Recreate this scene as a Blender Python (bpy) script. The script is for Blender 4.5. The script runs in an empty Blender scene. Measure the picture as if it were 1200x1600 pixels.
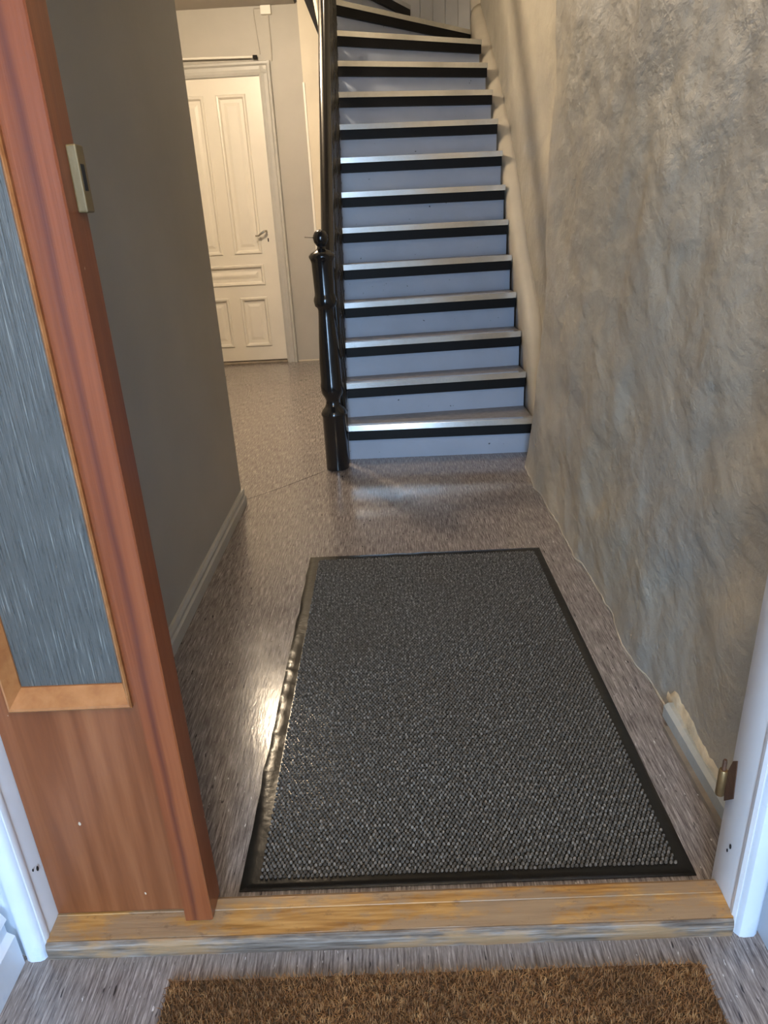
import bpy, bmesh, math, random
import numpy as np
from mathutils import Vector, Matrix, noise
random.seed(7); rng = np.random.default_rng(7)
SC = bpy.context.scene; COL = SC.collection

# ------------------------------------------------------------------ camera
cd = bpy.data.cameras.new('camera'); cam = bpy.data.objects.new('camera', cd); COL.objects.link(cam)
R = ((0.99885159, -0.04511997, -0.01611492), (-0.00254873, -0.38591188, 0.92253213), (-0.04784356, -0.92143161, -0.38558369))
cam.matrix_world = Matrix(((R[0][0], -R[0][1], -R[0][2], 0), (R[1][0], -R[1][1], -R[1][2], 0), (R[2][0], -R[2][1], -R[2][2], 1.2), (0, 0, 0, 1)))
cd.sensor_fit = 'VERTICAL'; cd.sensor_height = 36; cd.lens = 36 * 1088 / 1600; cd.clip_start = .02
SC.camera = cam

# ------------------------------------------------------------------ world, lights, exposure
w = bpy.data.worlds.new('sky'); SC.world = w; w.use_nodes = True
bg = w.node_tree.nodes['Background']; bg.inputs[0].default_value = (.46, .70, 1, 1); bg.inputs[1].default_value = 14.5
SC.view_settings.view_transform = 'Standard'; SC.view_settings.look = 'None'
SC.view_settings.gamma = 1; SC.view_settings.exposure = 1.05; SC.view_settings.use_curve_mapping = False

def light(name, typ, loc, energy, color, size=.1, rot=(0, 0, 0), size_y=None):
    d = bpy.data.lights.new(name, typ); d.energy = energy; d.color = color
    o = bpy.data.objects.new(name, d); COL.objects.link(o); o.location = loc; o.rotation_euler = rot
    if typ == 'AREA':
        d.size = size
        if size_y: d.shape = 'RECTANGLE'; d.size_y = size_y
    else: d.shadow_soft_size = size
    return o
WARM = (1, .80, .56)
light('hall_lamp_light', 'POINT', (-1.0, 4.62, 2.64), 76, WARM, .09)
light('porch_lamp_light', 'POINT', (.0, -.25, 2.44), 31, WARM, .10)
light('upstairs_lamp_light', 'POINT', (-.2, 4.6, 4.7), 24, WARM, .15)
pl = light('front_door_daylight_portal', 'AREA', (-.175, -1.62, 1.07), 1, (1, 1, 1), .65, (math.radians(90), 0, 0), 2.12)
pl.data.cycles.is_portal = True

# ------------------------------------------------------------------ helpers
def wloc(o):
    v = Vector((0, 0, 0))
    while o is not None: v += o.location; o = o.parent
    return v
def obj(name, bm, m, parent=None, label=None, cat=None, kind=None, smooth=False, group=None):
    me = bpy.data.meshes.new(name)
    bmesh.ops.recalc_face_normals(bm, faces=bm.faces)
    bm.to_mesh(me); bm.free(); me.materials.append(M[m])
    o = bpy.data.objects.new(name, me); COL.objects.link(o)
    if parent is not None:
        me.transform(Matrix.Translation(-wloc(parent))); o.parent = parent
    if smooth:
        for p in me.polygons: p.use_smooth = True
        if smooth != 'all':
            me.set_sharp_from_angle(angle=math.radians(40))
    setp(o, label, cat, kind, group); return o
def setp(o, label=None, cat=None, kind=None, group=None):
    if label: o['label'] = label
    if cat: o['category'] = cat
    if kind: o['kind'] = kind
    if group: o['group'] = group
def empty(name, loc, label=None, cat=None, kind=None):
    o = bpy.data.objects.new(name, None); COL.objects.link(o); o.location = loc; o.empty_display_size = .05
    setp(o, label, cat, kind); return o
def B(bm, x0, x1, y0, y1, z0, z1, bev=0):
    r = bmesh.ops.create_cube(bm, size=1)
    for v in r['verts']:
        v.co = Vector((x0 + (v.co.x + .5) * (x1 - x0), y0 + (v.co.y + .5) * (y1 - y0), z0 + (v.co.z + .5) * (z1 - z0)))
    if bev:
        es = list({e for v in r['verts'] for e in v.link_edges})
        bmesh.ops.bevel(bm, geom=es, offset=bev, segments=2, profile=.5, affect='EDGES')
    return bm
def box(*a, bev=0): return B(bmesh.new(), *a, bev=bev)
def prism(bm, poly, d):                    # poly: 3D points, d: extrusion vector
    a = [bm.verts.new(p) for p in poly]; b = [bm.verts.new(Vector(p) + Vector(d)) for p in poly]
    bm.faces.new(a); bm.faces.new(b[::-1])
    n = len(a)
    for i in range(n): bm.faces.new((a[i], a[(i + 1) % n], b[(i + 1) % n], b[i]))
    return bm
def lathe(bm, prof, c, n=24, top=True):
    rings = []
    for r, z in prof:
        rings.append([bm.verts.new((c[0] + r * math.cos(2 * math.pi * k / n), c[1] + r * math.sin(2 * math.pi * k / n), c[2] + z)) for k in range(n)])
    for a, b in zip(rings, rings[1:]):
        for k in range(n): bm.faces.new((a[k], a[(k + 1) % n], b[(k + 1) % n], b[k]))
    bm.faces.new(rings[0]); bm.faces.new(rings[-1]); return bm
def tube(bm, pts, r, n=10):
    pts = [Vector(p) for p in pts]; rings = []
    for i, p in enumerate(pts):
        t = (pts[min(i + 1, len(pts) - 1)] - pts[max(i - 1, 0)]).normalized()
        u = t.orthogonal().normalized() if i == 0 else (u - t * u.dot(t)).normalized()
        v = t.cross(u)
        rr = r[i] if isinstance(r, (list, tuple)) else r
        rings.append([bm.verts.new(p + (u * math.cos(2 * math.pi * k / n) + v * math.sin(2 * math.pi * k / n)) * rr) for k in range(n)])
    for a, b in zip(rings, rings[1:]):
        for k in range(n): bm.faces.new((a[k], a[(k + 1) % n], b[(k + 1) % n], b[k]))
    bm.faces.new(rings[0]); bm.faces.new(rings[-1]); return bm

# ------------------------------------------------------------------ materials
M = {}
class NT:
    def __init__(s, name):
        m = bpy.data.materials.new(name); m.use_nodes = True; M[name] = m
        s.t = m.node_tree; s.p = s.t.nodes['Principled BSDF']; s.tc = s.t.nodes.new('ShaderNodeTexCoord'); s.m = m
    def n(s, k, **kw):
        o = s.t.nodes.new('ShaderNode' + k)
        for a, b in kw.items(): setattr(o, a, b)
        return o
    def l(s, a, b): s.t.links.new(a, b)
    def map(s, sc, rot=(0, 0, 0)):
        m = s.n('Mapping'); m.inputs['Scale'].default_value = sc; m.inputs['Rotation'].default_value = rot
        s.l(s.tc.outputs['Object'], m.inputs['Vector']); return m.outputs[0]
    def noise(s, sc, detail=3, rough=.55, rot=(0, 0, 0), dist=0):
        o = s.n('TexNoise'); o.inputs['Scale'].default_value = 1; o.inputs['Detail'].default_value = detail
        o.inputs['Roughness'].default_value = rough; o.inputs['Distortion'].default_value = dist
        s.l(s.map(sc if isinstance(sc, tuple) else (sc,) * 3, rot), o.inputs['Vector']); return o.outputs['Fac']
    def ramp(s, f, stops):
        r = s.n('ValToRGB'); e = r.color_ramp.elements
        while len(e) < len(stops): e.new(.5)
        for i, (p, c) in enumerate(stops):
            e[i].position = p; e[i].color = (c, c, c, 1) if not isinstance(c, tuple) else (*c, 1)
        s.l(f, r.inputs[0]); return r.outputs[0]
    def mix(s, f, a, b, mode='MIX'):
        o = s.n('Mix', data_type='RGBA', blend_type=mode)
        for i, v in ((0, f), (6, a), (7, b)):
            if hasattr(v, 'is_linked'): s.l(v, o.inputs[i])
            elif isinstance(v, tuple): o.inputs[i].default_value = (*v, 1)
            else: o.inputs[i].default_value = v
        return o.outputs[2]
    def bump(s, f, strength=.3, dist=.01, prev=None):
        b = s.n('Bump'); b.inputs['Strength'].default_value = strength; b.inputs['Distance'].default_value = dist
        s.l(f, b.inputs['Height'])
        if prev is not None: s.l(prev, b.inputs['Normal'])
        return b.outputs[0]
    def out(s, col=None, rough=.5, normal=None, metal=0, coat=0, spec=.5):
        p = s.p
        if col is not None:
            if isinstance(col, tuple): p.inputs['Base Color'].default_value = (*col, 1)
            else: s.l(col, p.inputs['Base Color'])
        if hasattr(rough, 'is_linked'): s.l(rough, p.inputs['Roughness'])
        else: p.inputs['Roughness'].default_value = rough
        if normal is not None: s.l(normal, p.inputs['Normal'])
        p.inputs['Metallic'].default_value = metal; p.inputs['Coat Weight'].default_value = coat
        p.inputs['Coat Roughness'].default_value = .08; p.inputs['Specular IOR Level'].default_value = spec
        return s.m

def paint(name, c, var=.08, rough=.5, sc=6, bump=.1, bsc=40, coat=0, metal=0, dirt=None, chips=None, spec=.5):
    t = NT(name); f = t.noise(sc, 4)
    lo = tuple(x * (1 - var) for x in c); hi = tuple(min(1, x * (1 + var)) for x in c)
    col = t.ramp(f, [(.3, lo), (.7, hi)])
    if dirt: col = t.mix(t.ramp(t.noise(sc * .8, 6, .7), [(.55, 0), (.72, .8)]), col, dirt)
    if chips: col = t.mix(t.ramp(t.noise(38, 3, .5), [(.735, 0), (.75, 1)]), col, chips)
    return t.out(col, rough, t.bump(t.noise(bsc, 4), bump, .004), coat=coat, metal=metal, spec=spec)

# rough lumpy grey-beige wall paint
t = NT('plaster_right')
c = t.ramp(t.noise((1, 1.3, 2.2), 5, .6), [(.3, (.38, .35, .29)), (.7, (.50, .46, .38))])
c = t.mix(t.ramp(t.noise((1, 1.1, 1.3), 4, .55, (.55, 0, 0)), [(.46, 0), (.68, .6)]), c, (.30, .29, .27))
c = t.mix(t.ramp(t.noise((9, 7, 11), 6, .7), [(.64, 0), (.74, .45)]), c, (.52, .48, .39))
b = t.bump(t.noise((4, 3.4, 5), 3, .45, (.7, 0, 0)), .55, .06)
b = t.bump(t.noise((24, 20, 28), 5, .65, dist=.1), .60, .012, b)
b = t.bump(t.noise(120, 2), .2, .003, b)
t.out(c, t.ramp(t.noise(8, 3), [(.3, .42), (.7, .6)]), b, spec=.4)
paint('plaster_left', (.34, .33, .305), .05, .42, 3, .15, 12)
paint('plaster_hall', (.40, .375, .33), .05, .5, 3, .12, 20)
paint('plaster_cream', (.60, .53, .41), .06, .5, 3, .12, 20)
paint('plaster_stair', (.50, .45, .36), .07, .55, 5, .35, 20)
paint('plaster_raw', (.70, .60, .43), .15, .7, 25, .6, 60, dirt=(.35, .27, .17))
paint('ceiling_paint', (.42, .38, .33), .05, .6, 3, .1, 20)
paint('porch_wall', (.42, .45, .50), .06, .45, 6, .2, 20)
paint('outdoor_paving', (.35, .35, .36), .1, .8, 6, .2, 20)
paint('door_white', (.74, .70, .62), .03, .35, 4, .05, 30)
paint('frame_grey', (.46, .45, .42), .06, .38, 8, .1, 30)
paint('board_grey', (.43, .42, .39), .06, .4, 6, .15, 30)
paint('board_worn', (.36, .38, .37), .1, .5, 12, .3, 50, dirt=(.5, .48, .42))
paint('wood_bare', (.23, .19, .15), .2, .7, 20, .4, 60)
paint('jamb_white', (.60, .60, .62), .03, .32, 5, .06, 20)
paint('jamb_blue', (.62, .68, .76), .05, .3, 8, .08, 20, dirt=(.38, .50, .66))
paint('riser_blue', (.40, .45, .55), .05, .33, 5, .12, 22, chips=(.02, .025, .035))
paint('black_gloss', (.008, .008, .009), .2, .16, 8, .05, 30, coat=.4)
paint('black_band', (.006, .006, .007), .2, .5, 8, .1, 30, spec=.2)
paint('tread_lino', (.20, .185, .175), .2, .38, 30, .1, 60)
paint('aluminium', (.80, .80, .78), .05, .22, 30, .05, 80, metal=.85)
paint('rubber', (.008, .0076, .0072), .2, .24, 10, .3, 30)
paint('steel', (.55, .53, .48), .1, .25, 20, .05, 50, metal=1)
paint('brass_old', (.27, .17, .075), .2, .4, 40, .15, 90, metal=.7)
paint('brown_metal', (.11, .055, .032), .25, .5, 50, .2, 90, metal=.3)
paint('lock_cream', (.15, .105, .045), .15, .45, 20, .1, 60, metal=.3)
paint('dark_hole', (.006, .006, .006), .1, .9)
paint('plastic_white', (.78, .75, .68), .02, .4)
paint('coir_base', (.07, .04, .018), .3, .95, 60, .4, 90)

# streaky linoleum
t = NT('lino_floor')
st = t.noise((230, 13, 1), 4, .76)
c = t.ramp(st, [(.33, (.06, .050, .048)), (.46, (.17, .147, .140)), (.55, (.255, .226, .215)), (.68, (.45, .41, .39))])
c = t.mix(t.ramp(t.noise((2.2, 1.4, 1), 4, .6), [(.4, 0), (.7, .22)]), c, (.27, .235, .205))
c = t.mix(t.ramp(t.noise((120, 26, 1), 2), [(.28, .9), (.34, 0)]), c, (.022, .019, .02))
c = t.mix(t.ramp(t.noise((150, 48, 1), 2), [(.69, 0), (.75, .9)]), c, (.66, .64, .62))
rg = t.ramp(t.noise((3, 2, 1), 5, .7), [(.35, .10), (.7, .26)])
t.out(c, rg, t.bump(t.noise((110, 30, 1), 3), .10, .003, t.bump(t.noise((4, 4, 1), 2), .10, .01)), spec=.5)

# oak threshold: yellow varnish worn to grey towards the porch
t = NT('oak')
g = t.noise((7, 120, 60), 4, .6)
c = t.ramp(g, [(.3, (.21, .088, .02)), (.5, (.38, .19, .052)), (.72, (.52, .30, .105))])
c = t.mix(t.ramp(t.noise((6, 16, 8), 5, .7), [(.46, 0), (.56, .8)]), c, (.27, .185, .115))
c = t.mix(t.ramp(t.noise((26, 50, 20), 4, .7), [(.60, 0), (.70, .6)]), c, (.13, .07, .035))
t.out(c, t.ramp(g, [(.3, .3), (.7, .5)]), t.bump(g, .25, .004))
t = NT('oak_worn')
g = t.noise((9, 60, 170), 4, .65)
c = t.ramp(g, [(.3, (.07, .052, .04)), (.52, (.19, .15, .12)), (.72, (.34, .30, .265))])
c = t.mix(t.ramp(t.noise((7, 7, 20), 4, .6), [(.48, 0), (.6, .7)]), c, (.36, .21, .095))
t.out(c, .8, t.bump(g, .5, .006), spec=.15)
# veneers
def veneer(name, a, b, d, sc, rough=.3, stripe=None):
    t = NT(name); g = t.noise(sc, 5, .6, dist=.25)
    c = t.ramp(g, [(.28, a), (.5, b), (.75, d)])
    if stripe:
        x0, wd, col = stripe
        s = t.n('SeparateXYZ'); t.l(t.tc.outputs['Object'], s.inputs[0])
        nz = t.noise((1, 1, 2.2), 3); ad = t.n('Math', operation='MULTIPLY_ADD'); t.l(nz, ad.inputs[0]); ad.inputs[1].default_value = .018; t.l(s.outputs[0], ad.inputs[2])
        df = t.n('Math', operation='SUBTRACT'); t.l(ad.outputs[0], df.inputs[0]); df.inputs[1].default_value = x0 + .009
        ab = t.n('Math', operation='ABSOLUTE'); t.l(df.outputs[0], ab.inputs[0])
        c = t.mix(t.ramp(ab.outputs[0], [(wd * .2, .75), (wd, 0)]), c, col)
    c = t.mix(t.ramp(t.noise((60, 60, 34), 2), [(.765, 0), (.785, .8)]), c, (.62, .52, .40))
    t.out(c, rough, t.bump(t.noise((sc[0] * 4, sc[1] * 4, sc[2] * 3), 3), .12, .002), coat=.05, spec=.35)
veneer('veneer_panel', (.12, .034, .011), (.20, .064, .023), (.28, .102, .040), (24, 10, 1.3))
veneer('veneer_strip', (.135, .034, .012), (.21, .058, .020), (.27, .085, .031), (45, 20, 1.0), .28, (.0, .007, (.085, .022, .014)))
veneer('veneer_mould', (.25, .09, .03), (.34, .14, .048), (.41, .18, .07), (30, 30, 30), .3)
# reeded obscure glass
t = NT('obscure_glass')
g = t.noise((380, 4, 10), 3, .6)
c = t.ramp(g, [(.35, (.095, .096, .088)), (.60, (.14, .142, .132)), (.74, (.42, .43, .40))])
t.out(c, t.ramp(g, [(.3, .22), (.7, .42)]), t.bump(g, .25, .003))
t.p.inputs['Transmission Weight'].default_value = .35; t.p.inputs['IOR'].default_value = 1.5
# mat pile
t = NT('mat_pile')
g = t.noise((130, 110, 1), 2)
c = t.ramp(g, [(.34, (.062, .056, .048)), (.52, (.125, .112, .097)), (.68, (.30, .272, .238))])
c = t.mix(t.ramp(t.noise((4, 3, 1), 4, .6), [(.4, 0), (.7, .35)]), c, (.11, .09, .07))
t.out(c, .85, None, spec=.08)
t = NT('coir')
g = t.noise(75, 3)
c = t.ramp(g, [(.3, (.14, .062, .024)), (.52, (.26, .128, .048)), (.72, (.42, .24, .10))])
c = t.mix(t.ramp(t.noise(7, 4, .6), [(.42, 0), (.62, .55)]), c, (.105, .05, .02))
t.out(c, .7, None, spec=.3)

# ------------------------------------------------------------------ shell
Z2 = 5.3
obj('floor', box(-2.75, .95, -1.6, 6.9, -.1, 0), 'lino_floor', label='streaky grey-brown linoleum floor of hall and porch', kind='structure')
obj('floor_seam', tube(bmesh.new(), [(-.712, 3.10, 0), (-.56, 3.245, 0), (-.40, 3.42, 0), (-.36, 3.47, 0)], .0012, 6), 'dark_hole', bpy.data.objects['floor'], label='dark seam in the linoleum')
obj('wall_left', box(-2.75, -.715, .95, 3.05, 0, 2.83, bev=.006), 'plaster_left', label='dark grey painted hall wall left of the mat', kind='structure')
obj('wall_outer_left', box(-2.95, -2.75, .95, 6.9, 0, Z2), 'plaster_hall', label='far left side wall of the hall recess', kind='structure')
# far wall pieces around the door opening
DX0, DX1, DZ = -1.87, -.955, 2.36
bm = bmesh.new(); B(bm, -2.75, DX0 - .002, 6.7, 6.9, 0, Z2); B(bm, DX1 + .002, -.585, 6.7, 6.9, 0, Z2); B(bm, DX0 - .002, DX1 + .002, 6.7, 6.9, DZ, Z2)
B(bm, DX0 - .002, DX1 + .002, 6.86, 6.9, 0, DZ)
obj('wall_far', bm, 'plaster_hall', label='grey-beige far wall around the white panelled door', kind='structure')
obj('wall_stair_back', box(-.585, .95, 6.52, 6.9, 0, Z2), 'plaster_cream', label='cream wall section behind the staircase', kind='structure')
obj('ceiling', box(-2.75, -.62, .95, 6.7, 2.83, 3.10), 'ceiling_paint', label='hall ceiling above the white door', kind='structure')
obj('ceiling_front', box(-.62, .9, .95, 3.3, 2.83, 3.10), 'ceiling_paint', label='hall ceiling over the mat', kind='structure')
obj('ceiling_upper', box(-2.95, .95, .85, 6.9, Z2, Z2 + .1), 'ceiling_paint', label='ceiling of the upper floor above the stairs', kind='structure')
obj('wall_upper_front', box(-2.75, .9, .75, .95, 3.10, Z2), 'plaster_hall', label='front wall of the upper landing', kind='structure')
# porch
obj('wall_porch_left', box(-.93, -.733, -1.8, .86, 0, 2.6), 'porch_wall', label='blue-grey porch wall left of the door frame', kind='structure')
obj('wall_porch_right', box(.612, .82, -1.8, .86, 0, 2.6), 'porch_wall', label='blue-grey porch wall right of the door frame', kind='structure')
bm = bmesh.new(); B(bm, -.93, -.5, -1.8, -1.6, 0, 2.6); B(bm, .15, .82, -1.8, -1.6, 0, 2.6); B(bm, -.5, .15, -1.8, -1.6, 2.12, 2.6)
obj('wall_porch_back', bm, 'porch_wall', label='porch wall with the open street doorway', kind='structure')
obj('ceiling_porch', box(-.93, .82, -1.8, .95, 2.6, 2.75), 'ceiling_paint', label='porch ceiling', kind='structure')
obj('ground_outside', box(-6, 6, -10, -1.8, -.2, -.1), 'outdoor_paving', label='street paving outside the porch', kind='structure')
obj('wall_lintel', box(-.74, .68, .86, .95, 1.97, 2.83), 'porch_wall', label='wall above the inner door opening', kind='structure')

# right wall: lumpy plaster sheet with a rounded corner, then set back beside the stairs
def yc(z): return 3.09 + .28 * max(0, 1 - z / .75) ** 1.1
def sm(a, b, x):
    t_ = min(1, max(0, (x - a) / (b - a))); return t_ * t_ * (3 - 2 * t_)
def wx(y, z):
    k = sm(0, .42, y - yc(z) + .03)
    lum = .014 * noise.noise((y * 2.6 + .9 * z, z * 1.7, 3.1)) + .018 * noise.noise((y * 5 + 2.5 * z, z * 3.6, 9.2)) * (1 - .5 * sm(.9, 1.5, z)) + .006 * noise.noise((y * 13, z * 11, 1.7)) + .0016 * noise.noise((y * 30, z * 26, 4.7))
    lum *= (1 - .75 * k)
    foot = .012 * math.exp(-z / .06) * (noise.noise((y * 7, 0, 5)) - .1) * (1 - k)
    return .672 + .168 * k + lum * sm(.95, 1.1, y) + foot
ys = list(np.arange(.95, 3.6, .022)) + list(np.arange(3.6, 6.53, .08)) + [6.53]
zs = list(np.arange(0, 2.0, .025)) + list(np.arange(2.0, 3.1, .08)) + [3.1, 4.0, Z2]
bm = bmesh.new(); V = [[bm.verts.new((wx(y, z), y, z)) for z in zs] for y in ys]
VB = [[bm.verts.new((.95, y, z)) for z in (0, Z2)] for y in (ys[0], ys[-1])]
for i in range(len(ys) - 1):
    for j in range(len(zs) - 1): bm.faces.new((V[i][j], V[i + 1][j], V[i + 1][j + 1], V[i][j + 1]))
bm.faces.new([V[0][j] for j in range(len(zs))] + [VB[0][1], VB[0][0]])
bm.faces.new([V[-1][j] for j in range(len(zs))] + [VB[1][1], VB[1][0]])
bm.faces.new((VB[0][0], VB[0][1], VB[1][1], VB[1][0]))
bm.faces.new([v[0] for v in V] + [VB[1][0], VB[0][0]]); bm.faces.new([v[-1] for v in V] + [VB[1][1], VB[0][1]])
wr = obj('wall_right', bm, 'plaster_right', label='lumpy grey-beige plastered wall right of the mat', kind='structure', smooth=True)
# pale broken plaster edge along the floor
bm = bmesh.new(); pr = None
for y in np.arange(1.46, 3.40, .018):
    h = .003 + .020 * abs(noise.noise((y * 9, 2, 0))) + .007 * noise.noise((y * 31, 5, 0)); th = .002 + .002 * noise.noise((y * 17, 0, 8))
    h = max(.004, h); x = wx(y, 0); xt = wx(y, h)
    q = [bm.verts.new(p) for p in ((x - th, y, 0), (x - th * .7, y, h * .7), (xt + .001, y, h), (x + .01, y, 0))]
    if pr:
        for k in range(4): bm.faces.new((pr[k], pr[(k + 1) % 4], q[(k + 1) % 4], q[k]))
    else: bm.faces.new(q)
    pr = q
bm.faces.new(pr); obj('plaster_edge', bm, 'plaster_stair', wr, label='pale crumbling plaster edge along the floor', smooth='all')
# bare plaster patch above the baseboard stub
bm = bmesh.new(); rows = []
for y in np.arange(1.10, 1.475, .012):
    top = .085 + .022 * noise.noise((y * 14, 1, 1)) + .01 * noise.noise((y * 45, 4, 1)) - .04 * sm(1.42, 1.475, y) - .012 * sm(1.3, 1.1, y)
    rows.append([bm.verts.new((wx(y, z) - d, y, z)) for z, d in ((.03, .002), ((.03 + top) / 2, .0025), (top - .004, .002), (top, -.002))])
for a, c_ in zip(rows, rows[1:]):
    for k in range(3): bm.faces.new((a[k], c_[k], c_[k + 1], a[k + 1]))
obj('bare_plaster_patch', bm, 'plaster_raw', wr, label='bare cream plaster patch above baseboard stub', smooth='all')
# baseboards
bb = empty('baseboard_right', (.66, 1.25, 0), 'short grey worn baseboard stub on the right wall', None, 'structure')
obj('board', prism(bmesh.new(), [(.652, 1.075, .012), (.652, 1.075, .044), (.662, 1.075, .052), (.69, 1.075, .052), (.69, 1.075, .012)], (0, .35, 0)), 'board_worn', bb)
obj('base_strip', box(.640, .69, 1.06, 1.385, 0, .013), 'wood_bare', bb, label='bare brown wood strip')
def base_profile(name, x0, y0, y1, sgn, h, th, m, label):
    p = [(0, 0), (th, 0), (th, h * .55), (th * .62, h * .62), (th * .62, h * .80), (th * .85, h * .86), (th * .6, h), (0, h)]
    obj(name, prism(bmesh.new(), [(x0 + sgn * a, y0, b) for a, b in p], (0, y1 - y0, 0)), m, label=label, kind='structure')
base_profile('baseboard_left', -.716, .95, 3.05, 1, .075, .020, 'board_grey', 'grey moulded baseboard along the dark hall wall')
base_profile('baseboard_porch_left', -.734, -1.6, .845, 1, .13, .032, 'jamb_blue', 'pale blue moulded baseboard in the porch corner')
obj('baseboard_far', box(-.858, -.585, 6.688, 6.7, 0, .012, bev=.002), 'plaster_cream', label='thin pale strip along the far wall foot', kind='structure')
obj('trim_corner', box(-.592, -.572, 6.512, 6.53, 0, 2.26, bev=.004), 'door_white', label='pale corner bead on the cream wall edge', kind='structure')

# ------------------------------------------------------------------ inner door frame
fl = empty('trim_1', (-.68, .89, 0), 'worn blue-white door frame post on the left', None, 'structure')
HZ = 1.97
obj('reveal', prism(bmesh.new(), [(-.735, .95, 0), (-.660, .95, 0), (-.660, .872, 0), (-.664, .866, 0), (-.735, .866, 0)], (0, 0, HZ)), 'jamb_white', fl, smooth=True)
pts = [(-.664, .872), (-.659, .868), (-.6585, .862), (-.6615, .857), (-.666, .857)]
obj('bead', prism(bmesh.new(), [(a, b, 0) for a, b in pts], (0, 0, HZ)), 'jamb_white', fl, smooth=True)
pts = [(-.735, .867), (-.663, .866), (-.664, .856), (-.668, .849), (-.674, .846), (-.690, .845), (-.698, .848), (-.703, .856)]
obj('casing', prism(bmesh.new(), [(a, b, 0) for a, b in pts], (0, 0, HZ)), 'jamb_blue', fl, label='pale blue worn casing', smooth=True)
fr = empty('trim_2', (.59, .89, 0), 'white door frame post with hinge on the right', None, 'structure')
obj('reveal', prism(bmesh.new(), [(.68, .965, 0), (.578, .965, 0), (.565, .945, 0), (.565, .868, 0), (.570, .862, 0), (.68, .862, 0)], (0, 0, HZ)), 'jamb_white', fr, smooth=True)
pts = [(.568, .872), (.5635, .868), (.563, .861), (.567, .856), (.572, .857)]
obj('bead', prism(bmesh.new(), [(a, b, 0) for a, b in pts], (0, 0, HZ)), 'jamb_white', fr, smooth=True)
pts = [(.64, .866), (.569, .864), (.570, .854), (.575, .847), (.583, .845), (.600, .846), (.607, .851), (.611, .858)]
obj('casing', prism(bmesh.new(), [(a, b, 0) for a, b in pts], (0, 0, HZ)), 'jamb_blue', fr, smooth=True)
def hole(par, c, ax, r=.0035):
    bm = bmesh.new(); lathe(bm, [(r * .2, -.001), (r, -.001), (r, .0012), (r * .3, .0012)], (0, 0, 0), 10)
    bmesh.ops.rotate(bm, verts=bm.verts, cent=(0, 0, 0), matrix=Matrix.Rotation(math.radians(90), 3, 'Y'))
    bmesh.ops.scale(bm, verts=bm.verts, vec=(1, .8, 1.5)); bmesh.ops.translate(bm, verts=bm.verts, vec=c)
    obj('screw_hole', bm, 'dark_hole', par)
hole(fl, (-.660, .893, .175), 1); hole(fl, (-.660, .881, .185), 1, .002)
hole(fr, (.565, .905, .152), 1); hole(fr, (.565, .912, .135), 1, .0025)
# lift-off hinge
hg = obj('hinge', prism(bmesh.new(), [(.5635, .958, .262), (.5635, .942, .311), (.5635, .930, .322), (.5635, .922, .245), (.5635, .948, .215)], (.003, 0, 0)), 'brown_metal', fr, label='brown painted hinge plate')
obj('knuckle', lathe(bmesh.new(), [(.0068, .222), (.0078, .224), (.0078, .276), (.0066, .279)], (.5585, .9565, 0), 16), 'brass_old', hg, smooth=True, label='worn brass hinge knuckle')
obj('pin', lathe(bmesh.new(), [(.0038, .27), (.0038, .297), (.003, .301)], (.5585, .9565, 0), 12), 'brown_metal', hg, smooth=True)
obj('trim_3', box(-.735, .68, .848, .95, 1.94, 1.975, bev=.003), 'jamb_white', label='white head of the inner door frame', kind='structure')

# threshold
th = empty('threshold', (-.05, .89, 0), 'worn oak threshold between porch and hall', 'threshold')
bm = bmesh.new(); xs = np.linspace(-.6595, .5645, 60); pr = None
for x in xs:
    n1 = .0015 * noise.noise((x * 9, 0, 0)) + .001 * noise.noise((x * 40, 1, 0))
    q = [bm.verts.new(p) for p in ((x, .8535, .030 + n1), (x, .857, .0375 + n1), (x, .903, .040), (x, .903, .0), (x, .8535, .0))]
    if pr:
        for k in range(5): bm.faces.new((pr[k], pr[(k + 1) % 5], q[(k + 1) % 5], q[k]))
    else: bm.faces.new(q)
    pr = q
bm.faces.new(pr); obj('front_plank', bm, 'oak', th)
bm = bmesh.new(); pr = None
for x in np.linspace(-.6595, .563, 60):
    n1 = .0012 * noise.noise((x * 12, 4, 0)) + .001 * noise.noise((x * 50, 1, 3))
    q = [bm.verts.new(p) for p in ((x, .8485 + n1, 0), (x, .8475 + n1, .026 + n1), (x, .8505, .036 + n1), (x, .8545, .0375), (x, .8545, 0))]
    if pr:
        for k in range(5): bm.faces.new((pr[k], pr[(k + 1) % 5], q[(k + 1) % 5], q[k]))
    else: bm.faces.new(q)
    pr = q
bm.faces.new(pr); obj('worn_front_edge', bm, 'oak_worn', th, label='grey weathered front edge')
obj('rear_strip', prism(bmesh.new(), [(-.6595, .9035, 0), (-.6595, .9035, .0402), (-.6595, .9045, .0412), (-.6595, .928, .0400), (-.6595, .936, .034), (-.6595, .937, 0)], (1.2235, 0, 0)), 'oak', th)

# ------------------------------------------------------------------ narrow wooden door leaf
dl = empty('door_2', (-.395, .91, .043), 'narrow mahogany door leaf with obscure glass on the left', None, 'structure')
ZB, ZT = .0435, 1.938
obj('bottom_panel', box(-.6585, -.413, .907, .940, ZB, .512), 'veneer_panel', dl)
obj('stile', box(-.6585, -.626, .907, .940, .512, ZT), 'veneer_panel', dl)
obj('stile', box(-.434, -.413, .907, .940, .512, ZT), 'veneer_strip', dl)
obj('top_rail', box(-.626, -.434, .907, .940, 1.80, ZT), 'veneer_panel', dl)
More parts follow.
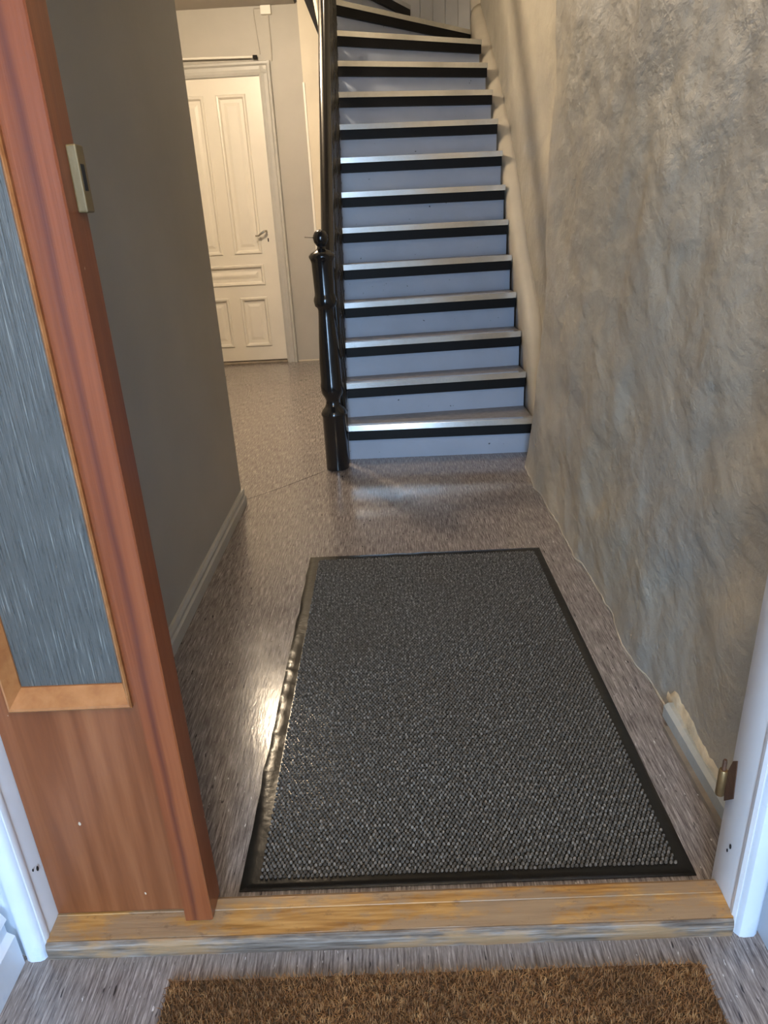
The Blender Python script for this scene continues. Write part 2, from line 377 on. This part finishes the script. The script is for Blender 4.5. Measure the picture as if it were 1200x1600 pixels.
# cover strip with chipped edge
bm = bmesh.new(); pr = None
for z in list(np.arange(.0425, ZT, .02)) + [ZT]:
    ch = .0012 * max(0, noise.noise((z * 30, 3, 3))) + .0006
    P = [(-.414, .8835), (-.3665 - ch, .8835), (-.365, .885 + ch), (-.365, .941), (-.414, .941)]
    q = [bm.verts.new((a, b, z)) for a, b in P]
    if pr:
        for k in range(5): bm.faces.new((pr[k], pr[(k + 1) % 5], q[(k + 1) % 5], q[k]))
    else: bm.faces.new(q)
    pr = q
bm.faces.new(pr); obj('cover_strip', bm, 'veneer_strip', dl, label='reddish cover strip with dark grain stripe')
def mould(a, b, inn_a, inn_b, name='glazing_bead'):
    # mitred bead between outer corners a,b and inner corners; section: outer proud, sloping in
    bm = bmesh.new(); secs = []
    for o, i in ((a, inn_a), (b, inn_b)):
        o = Vector((o[0], 0, o[1])); i = Vector((i[0], 0, i[1])); d = i - o
        secs.append([bm.verts.new((o + d * f) + Vector((0, y, 0))) for f, y in ((0, .908), (0, .901), (.12, .898), (.25, .899), (1, .922), (1, .930), (0, .930))])
    for k in range(7): bm.faces.new((secs[0][k], secs[0][(k + 1) % 7], secs[1][(k + 1) % 7], secs[1][k]))
    bm.faces.new(secs[0]); bm.faces.new(secs[1]); return obj(name, bm, 'veneer_mould', dl)
ox0, ox1, oz0, oz1 = -.629, -.431, .506, 1.81; ix0, ix1, iz0, iz1 = -.612, -.4485, .538, 1.785
O = [(ox0, oz0), (ox1, oz0), (ox1, oz1), (ox0, oz1)]; I = [(ix0, iz0), (ix1, iz0), (ix1, iz1), (ix0, iz1)]
for k in range(4): mould(O[k], O[(k + 1) % 4], I[k], I[(k + 1) % 4])
obj('glass_pane', box(-.622, -.440, .925, .931, .53, 1.80), 'obscure_glass', dl, label='grey streaked obscure glass')
sp = obj('strike_plate', box(-.3655, -.353, .914, .937, 1.226, 1.300, bev=.002), 'lock_cream', dl, label='cream metal strike box')
obj('latch_hole', box(-.3545, -.3525, .918, .928, 1.250, 1.279), 'dark_hole', sp)

# ------------------------------------------------------------------ far door
fd = empty('door_1', (-1.41, 6.7, 0), 'white panelled door at the far end of the hall', None, 'structure')
Yd = 6.705; dx0, dx1, dz0, dz1 = -1.862, -.962, .03, 2.352
def rect(x0, x1, z0, z1, m='door_white', name='rail'): obj(name, box(x0, x1, Yd, Yd + .04, z0, z1), m, fd)
px = [(-1.716, -1.452), (-1.338, -1.098)]
rect(dx0, px[0][0], dz0, dz1, name='stile'); rect(px[1][1], dx1, dz0, dz1, name='stile')
rect(px[0][0], px[1][1], 2.225, dz1); rect(px[0][0], px[1][1], .885, .985); rect(px[0][0], px[1][1], .60, .715); rect(px[0][0], px[1][1], dz0, .165)
rect(px[0][1], px[1][0], .985, 2.225, name='mullion'); rect(px[0][1], px[1][0], .165, .60, name='mullion')
def panel(x0, x1, z0, z1):
    bm = bmesh.new(); prof = [(0, -.004), (.008, -.012), (.022, -.010), (.034, .012), (.060, .012), (.085, .004)]
    loops = [[bm.verts.new((x, Yd + y, z)) for x, z in ((x0 + d - .006, z0 + d - .006), (x1 - d + .006, z0 + d - .006), (x1 - d + .006, z1 - d + .006), (x0 + d - .006, z1 - d + .006))] for d, y in prof]
    for a, b_ in zip(loops, loops[1:]):
        for k in range(4): bm.faces.new((a[k], a[(k + 1) % 4], b_[(k + 1) % 4], b_[k]))
    bm.faces.new(loops[-1]); back = [bm.verts.new((x, Yd + .03, z)) for x, z in ((x0 - .006, z0 - .006), (x1 + .006, z0 - .006), (x1 + .006, z1 + .006), (x0 - .006, z1 + .006))]
    for k in range(4): bm.faces.new((loops[0][k], loops[0][(k + 1) % 4], back[(k + 1) % 4], back[k]))
    bm.faces.new(back); obj('panel', bm, 'door_white', fd)
for a, b_ in px: panel(a, b_, .985, 2.225); panel(a, b_, .165, .60)
panel(px[0][0], px[1][1], .715, .885)
bm = tube(bmesh.new(), [(-1.035, Yd + .0, 1.165), (-1.035, Yd - .045, 1.165), (-1.045, Yd - .055, 1.163), (-1.075, Yd - .056, 1.148), (-1.10, Yd - .054, 1.130), (-1.13, Yd - .054, 1.130)], [.011, .009, .010, .010, .009, .007], 10)
hd = obj('handle', bm, 'steel', fd, smooth=True, label='curved metal lever handle')
obj('keyhole', box(-1.032, -1.022, Yd - .002, Yd + .003, 1.075, 1.105, bev=.001), 'dark_hole', fd)
obj('sill', box(DX0, DX1, 6.66, 6.84, 0, .02, bev=.004), 'wood_bare', fd, label='brown worn door sill')
# casing
def casing(poly, d, name='casing'): obj(name, prism(bmesh.new(), poly, d), 'frame_grey', fd)
prf = [(0, 0), (0, -.018), (.018, -.026), (.040, -.020), (.064, -.022), (.076, -.038), (.092, -.040), (.098, -.030), (.098, 0)]
casing([(dx1 + .004 + a, 6.7 + y, 0) for a, y in prf], (0, 0, dz1 + .1))
casing([(dx0 - .004 - a, 6.7 + y, 0) for a, y in prf], (0, 0, dz1 + .1))
casing([(dx0 - .1, 6.7 + y, dz1 + .004 + a) for a, y in prf], (dx1 - dx0 + .2, 0, 0), 'head_casing')
obj('jamb', box(dx1 + .001, DX1 + .002, 6.69, 6.86, 0, dz1), 'frame_grey', fd); obj('jamb', box(DX0 - .002, dx0 - .001, 6.69, 6.86, 0, dz1), 'frame_grey', fd)
obj('jamb', box(DX0, DX1, 6.69, 6.86, dz1 + .001, DZ), 'frame_grey', fd)
rod = obj('curtain_rod', tube(bmesh.new(), [(-1.84, 6.655, 2.495), (-.985, 6.655, 2.478)], .009, 10), 'plastic_white', label='thin white rod lying above the far door casing', cat='rod', smooth=True)
obj('rod_end', tube(bmesh.new(), [(-.99, 6.655, 2.478), (-.955, 6.655, 2.476)], .014, 10), 'dark_hole', rod, label='dark end cap', smooth=True)
obj('rod_bracket', box(-1.0, -.99, 6.655, 6.7, 2.468, 2.484), 'steel', rod); obj('rod_bracket', box(-1.80, -1.79, 6.655, 6.7, 2.484, 2.50), 'steel', rod)
jb = obj('junction_box', box(-.895, -.812, 6.665, 6.7, 2.765, 2.835 - .008, bev=.004), 'plastic_white', label='small white junction box under the ceiling above far door', cat='junction box')
obj('cable', tube(bmesh.new(), [(-.838, 6.694, 2.766), (-.838, 6.694, 2.60), (-.840, 6.69, 2.50), (-.842, 6.69, 2.45)], .005, 8), 'plaster_hall', jb)
obj('cable', tube(bmesh.new(), [(-.895, 6.695, 2.815), (-.95, 6.695, 2.815), (-.955, 6.695, 2.80), (-.935, 6.694, 2.50)], .004, 8), 'plaster_hall', jb)

# ------------------------------------------------------------------ staircase
SR = .195
sc = empty('staircase', (.25, 4.6, 0), 'grey-blue wooden staircase with black nosings and turned black newel', 'staircase')
YL = [3.615 + .155 * i for i in range(12)] + [5.44, 5.47, 5.50]
YR = [3.60, 3.85, 4.03, 4.21, 4.385, 4.535, 4.665, 4.80, 4.99, 5.235, 5.49, 5.80, 6.45]
XL, XR = -.237, .757
ends = [((XL, a), (XR, b)) for a, b in zip(YL, YR)] + [((XL, 5.47), (.30, 6.515)), ((XL - .01, 5.50), (-.12, 6.515)), ((-.30, 5.52), (-.50, 6.515))]
NS = len(ends)
def seg(a, b, inset0=0, inset1=0, back=0):
    a = Vector((*a, 0)); b = Vector((*b, 0)); d = (b - a).normalized(); nrm = Vector((-d.y, d.x, 0))
    return a + d * inset0 + nrm * back, b - d * inset1 + nrm * back
def bar(a, b, dep, z0, z1, bev=0):         # bar along a->b, depth dep behind the line
    d = (b - a).normalized(); nrm = Vector((-d.y, d.x, 0)) * dep; bm = bmesh.new()
    prism(bm, [a + Vector((0, 0, z0)), b + Vector((0, 0, z0)), b + nrm + Vector((0, 0, z0)), a + nrm + Vector((0, 0, z0))], (0, 0, z1 - z0))
    if bev: bmesh.ops.bevel(bm, geom=[e for e in bm.edges], offset=bev, segments=2, profile=.5, affect='EDGES')
    return bm
for i, (a, b) in enumerate(ends):
    z = SR * (i + 1)
    A, Bp = seg(a, b, 0, 0, .028)
    obj('riser', bar(A, Bp, .018, SR * i + (0 if i else .0), z - .029), 'riser_blue', sc)
    # tread body (lino top)
    if i + 1 < NS: c0, c1 = seg(*ends[i + 1], 0, 0, .040)
    else: c0, c1 = Vector((-.9, 5.52, 0)), Vector((-.9, 6.515, 0))
    A0, B0 = seg(a, b, 0, 0, .012); zz = Vector((0, 0, z - .029)); pts = [A0, B0]
    if i == 12: pts = [A0, B0, Vector((XR, 6.515, 0)), c1, c0]
    else: pts = [A0, B0, c1, c0]
    td = obj('tread', prism(bmesh.new(), [p + zz for p in pts], (0, 0, .029)), 'tread_lino', sc)
    A1, B1 = seg(a, b, .004, .002, 0)
    obj('nosing_band', bar(A1 + Vector((0, .004, 0)), B1 + Vector((0, .004, 0)), .026, z - .082, z - .0295), 'black_band', td, label='black painted nosing band')
    bm = bar(*seg(a, b, .002, -.002, -.002), .014, z - .0295, z + .002, .0012)
    bm2 = bar(*seg(a, b, .002, -.002, .012), .022, z, z + .0022); me_ = bpy.data.meshes.new('tmp'); bm2.to_mesh(me_); bm2.free(); bm.from_mesh(me_); bpy.data.meshes.remove(me_)
    obj('metal_nosing', bm, 'aluminium', td, label='aluminium nosing strip')
# inner string
def zn(y): return SR + (y - 3.615) * SR / .155        # nosing line height at the inner side
bm = bmesh.new(); P = [(3.62, .0), (3.62, .10), (5.36, zn(5.36) - .10), (5.36, zn(5.36) - .42), (3.80, .0)]
obj('inner_string', prism(bm, [(-.268, y, z) for y, z in P], (.029, 0, 0)), 'black_gloss', sc)
obj('spandrel', prism(bmesh.new(), [(-.262, 3.82, 0), (-.262, 5.42, zn(5.36) - .40), (-.262, 6.51, zn(5.36) - .40), (-.262, 6.51, 0)], (.015, 0, 0)), 'plaster_cream', sc)
obj('winder_string', prism(bmesh.new(), [(-.240, 5.55, 2.06), (-.357, 5.55, 2.33), (-.453, 5.55, 2.58), (-.60, 5.55, 2.95), (-.60, 5.55, 3.12), (-.47, 5.55, 3.12), (-.392, 5.55, 2.58), (-.357, 5.55, 2.36), (-.240, 5.55, 2.36)], (0, .03, 0)), 'black_gloss', sc)
obj('winder_gap_sliver', prism(bmesh.new(), [(-.357, 5.54, 2.34), (-.392, 5.54, 2.58), (-.45, 5.54, 3.0), (-.43, 5.54, 3.0), (-.372, 5.54, 2.58), (-.347, 5.54, 2.34)], (0, .02, 0)), 'plaster_cream', sc)  # added cream sliver standing in for the light gap beside the string
# newel
prof = [(.054, 0), (.061, .006), (.061, .285), (.065, .292), (.066, .300), (.061, .312), (.056, .322), (.044, .335), (.036, .352), (.036, .370), (.042, .385), (.054, .405), (.057, .425), (.057, .448), (.054, .465), (.053, .56), (.047, .68), (.040, .78), (.039, .815), (.042, .825), (.052, .833), (.055, .845), (.057, .858), (.055, .870), (.050, .882), (.049, .892), (.051, .96), (.053, 1.03), (.058, 1.045), (.063, 1.055), (.063, 1.063), (.054, 1.074), (.038, 1.083), (.022, 1.092), (.019, 1.102), (.024, 1.109), (.033, 1.122), (.036, 1.138), (.034, 1.152), (.027, 1.166), (.014, 1.174), (.003, 1.177)]
nw = obj('newel_post', lathe(bmesh.new(), prof, (-.292, 3.505, 0), 28), 'black_gloss', sc, smooth=True, label='turned glossy black newel post')
obj('nail', tube(bmesh.new(), [(-.32, 3.505, 1.142), (-.365, 3.49, 1.146)], .002, 6), 'steel', nw)
# handrail
def zr(y): return 1.02 + (y - 3.55) * SR / .155
bm = bmesh.new(); prf = [(-.031, -.02), (-.033, .0), (-.029, .022), (-.017, .036), (0, .041), (.017, .036), (.029, .022), (.033, .0), (.031, -.02), (.02, -.03), (-.02, -.03)]
path = [(-.268, 3.53, zr(3.53)), (-.266, 4.2, zr(4.2)), (-.262, 4.9, zr(4.9)), (-.262, 5.35, zr(5.35)), (-.28, 5.46, zr(5.50)), (-.34, 5.52, zr(5.66)), (-.6, 5.53, zr(5.8))]
prr = None
for p in path:
    q = [bm.verts.new((p[0] + a, p[1] - b * .78, p[2] + b * .62)) for a, b in prf]
    if prr:
        n = len(q)
        for k in range(n): bm.faces.new((prr[k], prr[(k + 1) % n], q[(k + 1) % n], q[k]))
    else: bm.faces.new(q)
    prr = q
bm.faces.new(prr); obj('handrail', bm, 'black_gloss', sc, smooth=True)
# balusters, two per tread, the second added to shade the risers, sharing one mesh
bp = [(.017, 0), (.017, .10), (.021, .105), (.021, .115), (.012, .125), (.020, .16), (.023, .20), (.019, .28), (.013, .40), (.012, .50), (.018, .51), (.018, .52), (.011, .53), (.015, .62), (.017, .70), (.017, .93)]
b0 = None
for i in range(24):
    y = YL[i // 2] + .035 + .0775 * (i % 2); z0 = SR * (i // 2 + 1) - .10 + .0975 * (i % 2) - .05
    if b0 is None:
        b0 = obj('baluster', lathe(bmesh.new(), bp, (-.254, y, z0), 12), 'black_gloss', sc, smooth=True); y00, z00 = y, z0
    else:
        o = b0.copy(); COL.objects.link(o); o.parent = sc; o.location = Vector((0, y - y00, z0 - z00)); o.name = 'baluster'
# sloping plaster ledge beside the steps
lp = [(3.55, .20), (3.70, .38), (3.85, .59), (4.01, .75), (4.27, .97), (4.51, 1.21), (4.81, 1.51), (5.22, 1.84), (5.75, 2.22), (6.3, 2.58), (6.515, 2.72)]
bm = bmesh.new(); pr = None
pts = []
for (y0, z0), (y1, z1) in zip(lp, lp[1:]):
    n = max(2, int((y1 - y0) / .05))
    pts += [(y0 + (y1 - y0) * k / n, z0 + (z1 - z0) * k / n) for k in range(n)]
pts.append(lp[-1])
for y, z in pts:
    n1 = .006 * noise.noise((y * 7, z * 5, 2)); x1 = wx(y, z) + .01
    q = [bm.verts.new(p) for p in ((.762, y, max(0, z - .45)), (.762, y, z - .085), (.768, y, z - .05 + n1), (.785, y, z - .02 + n1), (max(.81, x1 - .03), y, z + n1), (x1 + .005, y, z + .008 + n1), (x1 + .005, y, max(0, z - .45)))]
    if pr:
        for k in range(7): bm.faces.new((pr[k], pr[(k + 1) % 7], q[(k + 1) % 7], q[k]))
    else: bm.faces.new(q)
    pr = q
bm.faces.new(pr); obj('plaster_ledge', bm, 'plaster_stair', wr, label='cream plastered ledge sloping up beside the steps', smooth='all')
# boarding on the stair back wall
sb = None
bd = empty('wall_boarding', (.3, 6.51, 2.7), 'pale grey vertical boarding at the head of the stairs', None, 'structure')
for k in range(9): obj('board', box(-.12 + k * .098, -.024 + k * .098, 6.506, 6.52, 2.545, 3.6, bev=.003), 'board_grey', bd)
obj('landing_floor', box(-2.75, -.60, .95, 6.7, 3.10, 3.12), 'tread_lino', label='upper landing floor above the hall', kind='structure')

# ------------------------------------------------------------------ entrance mat
X0, X1, Y0, Y1 = -.339, .552, .972, 2.440
em = empty('entrance_mat', (.107, 1.70, 0), 'large dark grey ribbed entrance mat with black rubber border', 'mat')
ix0, ix1, iy0, iy1 = -.302, .524, .994, 2.405
bm = bmesh.new()
def ledge(s):        # outer offset lift of the curling left border at y
    return .002 + .0055 * sm(1.10, 1.30, s) * (1 - sm(1.75, 2.0, s)) * (1 + .4 * noise.noise((s * 22, 0, 0)) + .3 * noise.noise((s * 60, 2, 0)))
def border(path_out, path_in, lift):
    pr = None
    for (o, i_), L in zip(zip(path_out, path_in), lift):
        o = Vector((*o, 0)); i_ = Vector((*i_, 0)); q = []
        for f in (0, .12, .35, .65, 1):
            p = o.lerp(i_, f); wv = L * (1 - f) ** 1.3
            q.append(bm.verts.new((p.x, p.y, .0022 + wv + .0035 * min(1, f * 3))))
        q.append(bm.verts.new((i_.x, i_.y, .0005))); q.append(bm.verts.new((o.x, o.y, .0005 + max(0, L - .002))))
        if pr:
            n = len(q)
            for k in range(n): bm.faces.new((pr[k], pr[(k + 1) % n], q[(k + 1) % n], q[k]))
        else: bm.faces.new(q)
        pr = q
    bm.faces.new(pr)
n = 180; ts = [k / (n - 1) for k in range(n)]
yy = [Y0 + (Y1 - Y0) * t_ for t_ in ts]
border([(X0 + .004 * noise.noise((y * 12, 7, 0)) * sm(1, 1.3, y), y) for y in yy], [(ix0, iy0 + (iy1 - iy0) * t_) for t_ in ts], [ledge(y) - .002 for y in yy])
border([(X1, y) for y in yy], [(ix1, iy0 + (iy1 - iy0) * t_) for t_ in ts], [0] * n)
border([(X0 + (X1 - X0) * t_, Y0) for t_ in ts], [(ix0 + (ix1 - ix0) * t_, iy0) for t_ in ts], [0] * n)
border([(X0 + (X1 - X0) * t_, Y1) for t_ in ts], [(ix0 + (ix1 - ix0) * t_, iy1) for t_ in ts], [.004 * max(0, noise.noise((t_ * 9, 3, 0))) for t_ in ts])
obj('rubber_border', bm, 'rubber', em, smooth=True, label='shiny black rubber border curling at the left')
obj('backing', box(ix0 - .002, ix1 + .002, iy0 - .002, iy1 + .002, .0004, .0058), 'rubber', em)
def mesh_np(name, verts, faces, m, parent, kind=None):
    me = bpy.data.meshes.new(name); v = np.asarray(verts, np.float32) - np.array(wloc(parent), np.float32)
    f = np.asarray(faces, np.int32); k = f.shape[1]
    me.vertices.add(len(v)); me.vertices.foreach_set('co', v.ravel())
    me.loops.add(f.size); me.loops.foreach_set('vertex_index', f.ravel())
    me.polygons.add(len(f)); me.polygons.foreach_set('loop_start', np.arange(0, f.size, k, dtype=np.int32))
    me.update(calc_edges=True); me.validate(); me.materials.append(M[m])
    o = bpy.data.objects.new(name, me); COL.objects.link(o); o.parent = parent
    if kind: o['kind'] = kind
    return o
# pile loops: slanted tufts in staggered rows
px_, py_ = .0092, .0078; cx, cy = [], []
for r_ in range(int((iy1 - iy0) / py_)):
    xr = np.arange(ix0 + .004 + (px_ / 2 if r_ % 2 else 0), ix1 - .003, px_); cx.append(xr); cy.append(np.full(len(xr), iy0 + .005 + r_ * py_))
cx = np.concatenate(cx); cy = np.concatenate(cy); N = len(cx)
cx = cx + rng.normal(0, .0005, N); cy = cy + rng.normal(0, .0005, N); hh = .0062 + rng.normal(0, .0006, N)
ang = rng.normal(.45, .15, N); K = 6; ring = np.arange(K) / K * 2 * np.pi
def rp(rx, ry, z, sh):
    x = np.cos(ring)[None] * rx; y = np.sin(ring)[None] * ry
    ca, sa = np.cos(ang)[:, None], np.sin(ang)[:, None]
    return np.stack([cx[:, None] + x * ca - y * sa, cy[:, None] + sh + x * sa + y * ca, np.broadcast_to(z[:, None], (N, K))], -1)
v0 = rp(.0040, .0030, np.full(N, .005), 0); v1 = rp(.0036, .0027, .005 + hh * .65, .0004); v2 = rp(.0019, .0014, .005 + hh, .0008)
vs = np.concatenate([v0, v1, v2], 1).reshape(-1, 3); base = (np.arange(N) * 3 * K)[:, None]
tri = []
for lv in range(2):
    for k in range(K):
        a, b_, c_, d_ = lv * K + k, lv * K + (k + 1) % K, (lv + 1) * K + (k + 1) % K, (lv + 1) * K + k
        tri += [(a, b_, c_), (a, c_, d_)]
for k in range(1, K - 1): tri.append((2 * K, 2 * K + k, 2 * K + k + 1))
F = (base[:, :, None] + np.array(tri)[None]).reshape(-1, 3)
mesh_np('pile', vs, F, 'mat_pile', em, 'stuff')

# ------------------------------------------------------------------ coir doormat
cm = empty('coir_doormat', (.033, .53, 0), 'brown coir doormat in front of the threshold', 'doormat')
cX0, cX1, cY0, cY1 = -.428, .490, .27, .800
obj('backing', box(cX0 + .004, cX1 - .004, cY0 + .004, cY1 - .004, .0005, .009), 'coir_base', cm)
N = 62000
u = rng.random(N); v = rng.random(N) ** .8
bx = cX0 + .004 + (cX1 - cX0 - .008) * u; by = cY0 + .004 + (cY1 - cY0 - .008) * v
an = rng.random(N) * 2 * np.pi; ln = .010 + rng.random(N) * .006; lean = .002 + rng.random(N) ** 1.5 * .013
wd = .0005 + rng.random(N) * .0003
dx, dy = np.cos(an), np.sin(an); wx_, wy_ = -dy * wd, dx * wd
b1 = np.stack([bx - wx_, by - wy_, np.full(N, .006)], 1); b2 = np.stack([bx + wx_, by + wy_, np.full(N, .006)], 1)
m1 = np.stack([bx + dx * lean * .4 - wx_, by + dy * lean * .4 - wy_, .006 + ln * .6], 1); m2 = np.stack([bx + dx * lean * .4 + wx_, by + dy * lean * .4 + wy_, .006 + ln * .6], 1)
tp = np.stack([bx + dx * lean, by + dy * lean, .006 + ln * (1 - lean * 20)], 1)
vs = np.stack([b1, b2, m1, m2, tp], 1).reshape(-1, 3)
F = ((np.arange(N) * 5)[:, None, None] + np.array([(0, 1, 3), (0, 3, 2), (2, 3, 4)])[None]).reshape(-1, 3)
mesh_np('coir_fibres', vs, F, 'coir', cm, 'stuff')
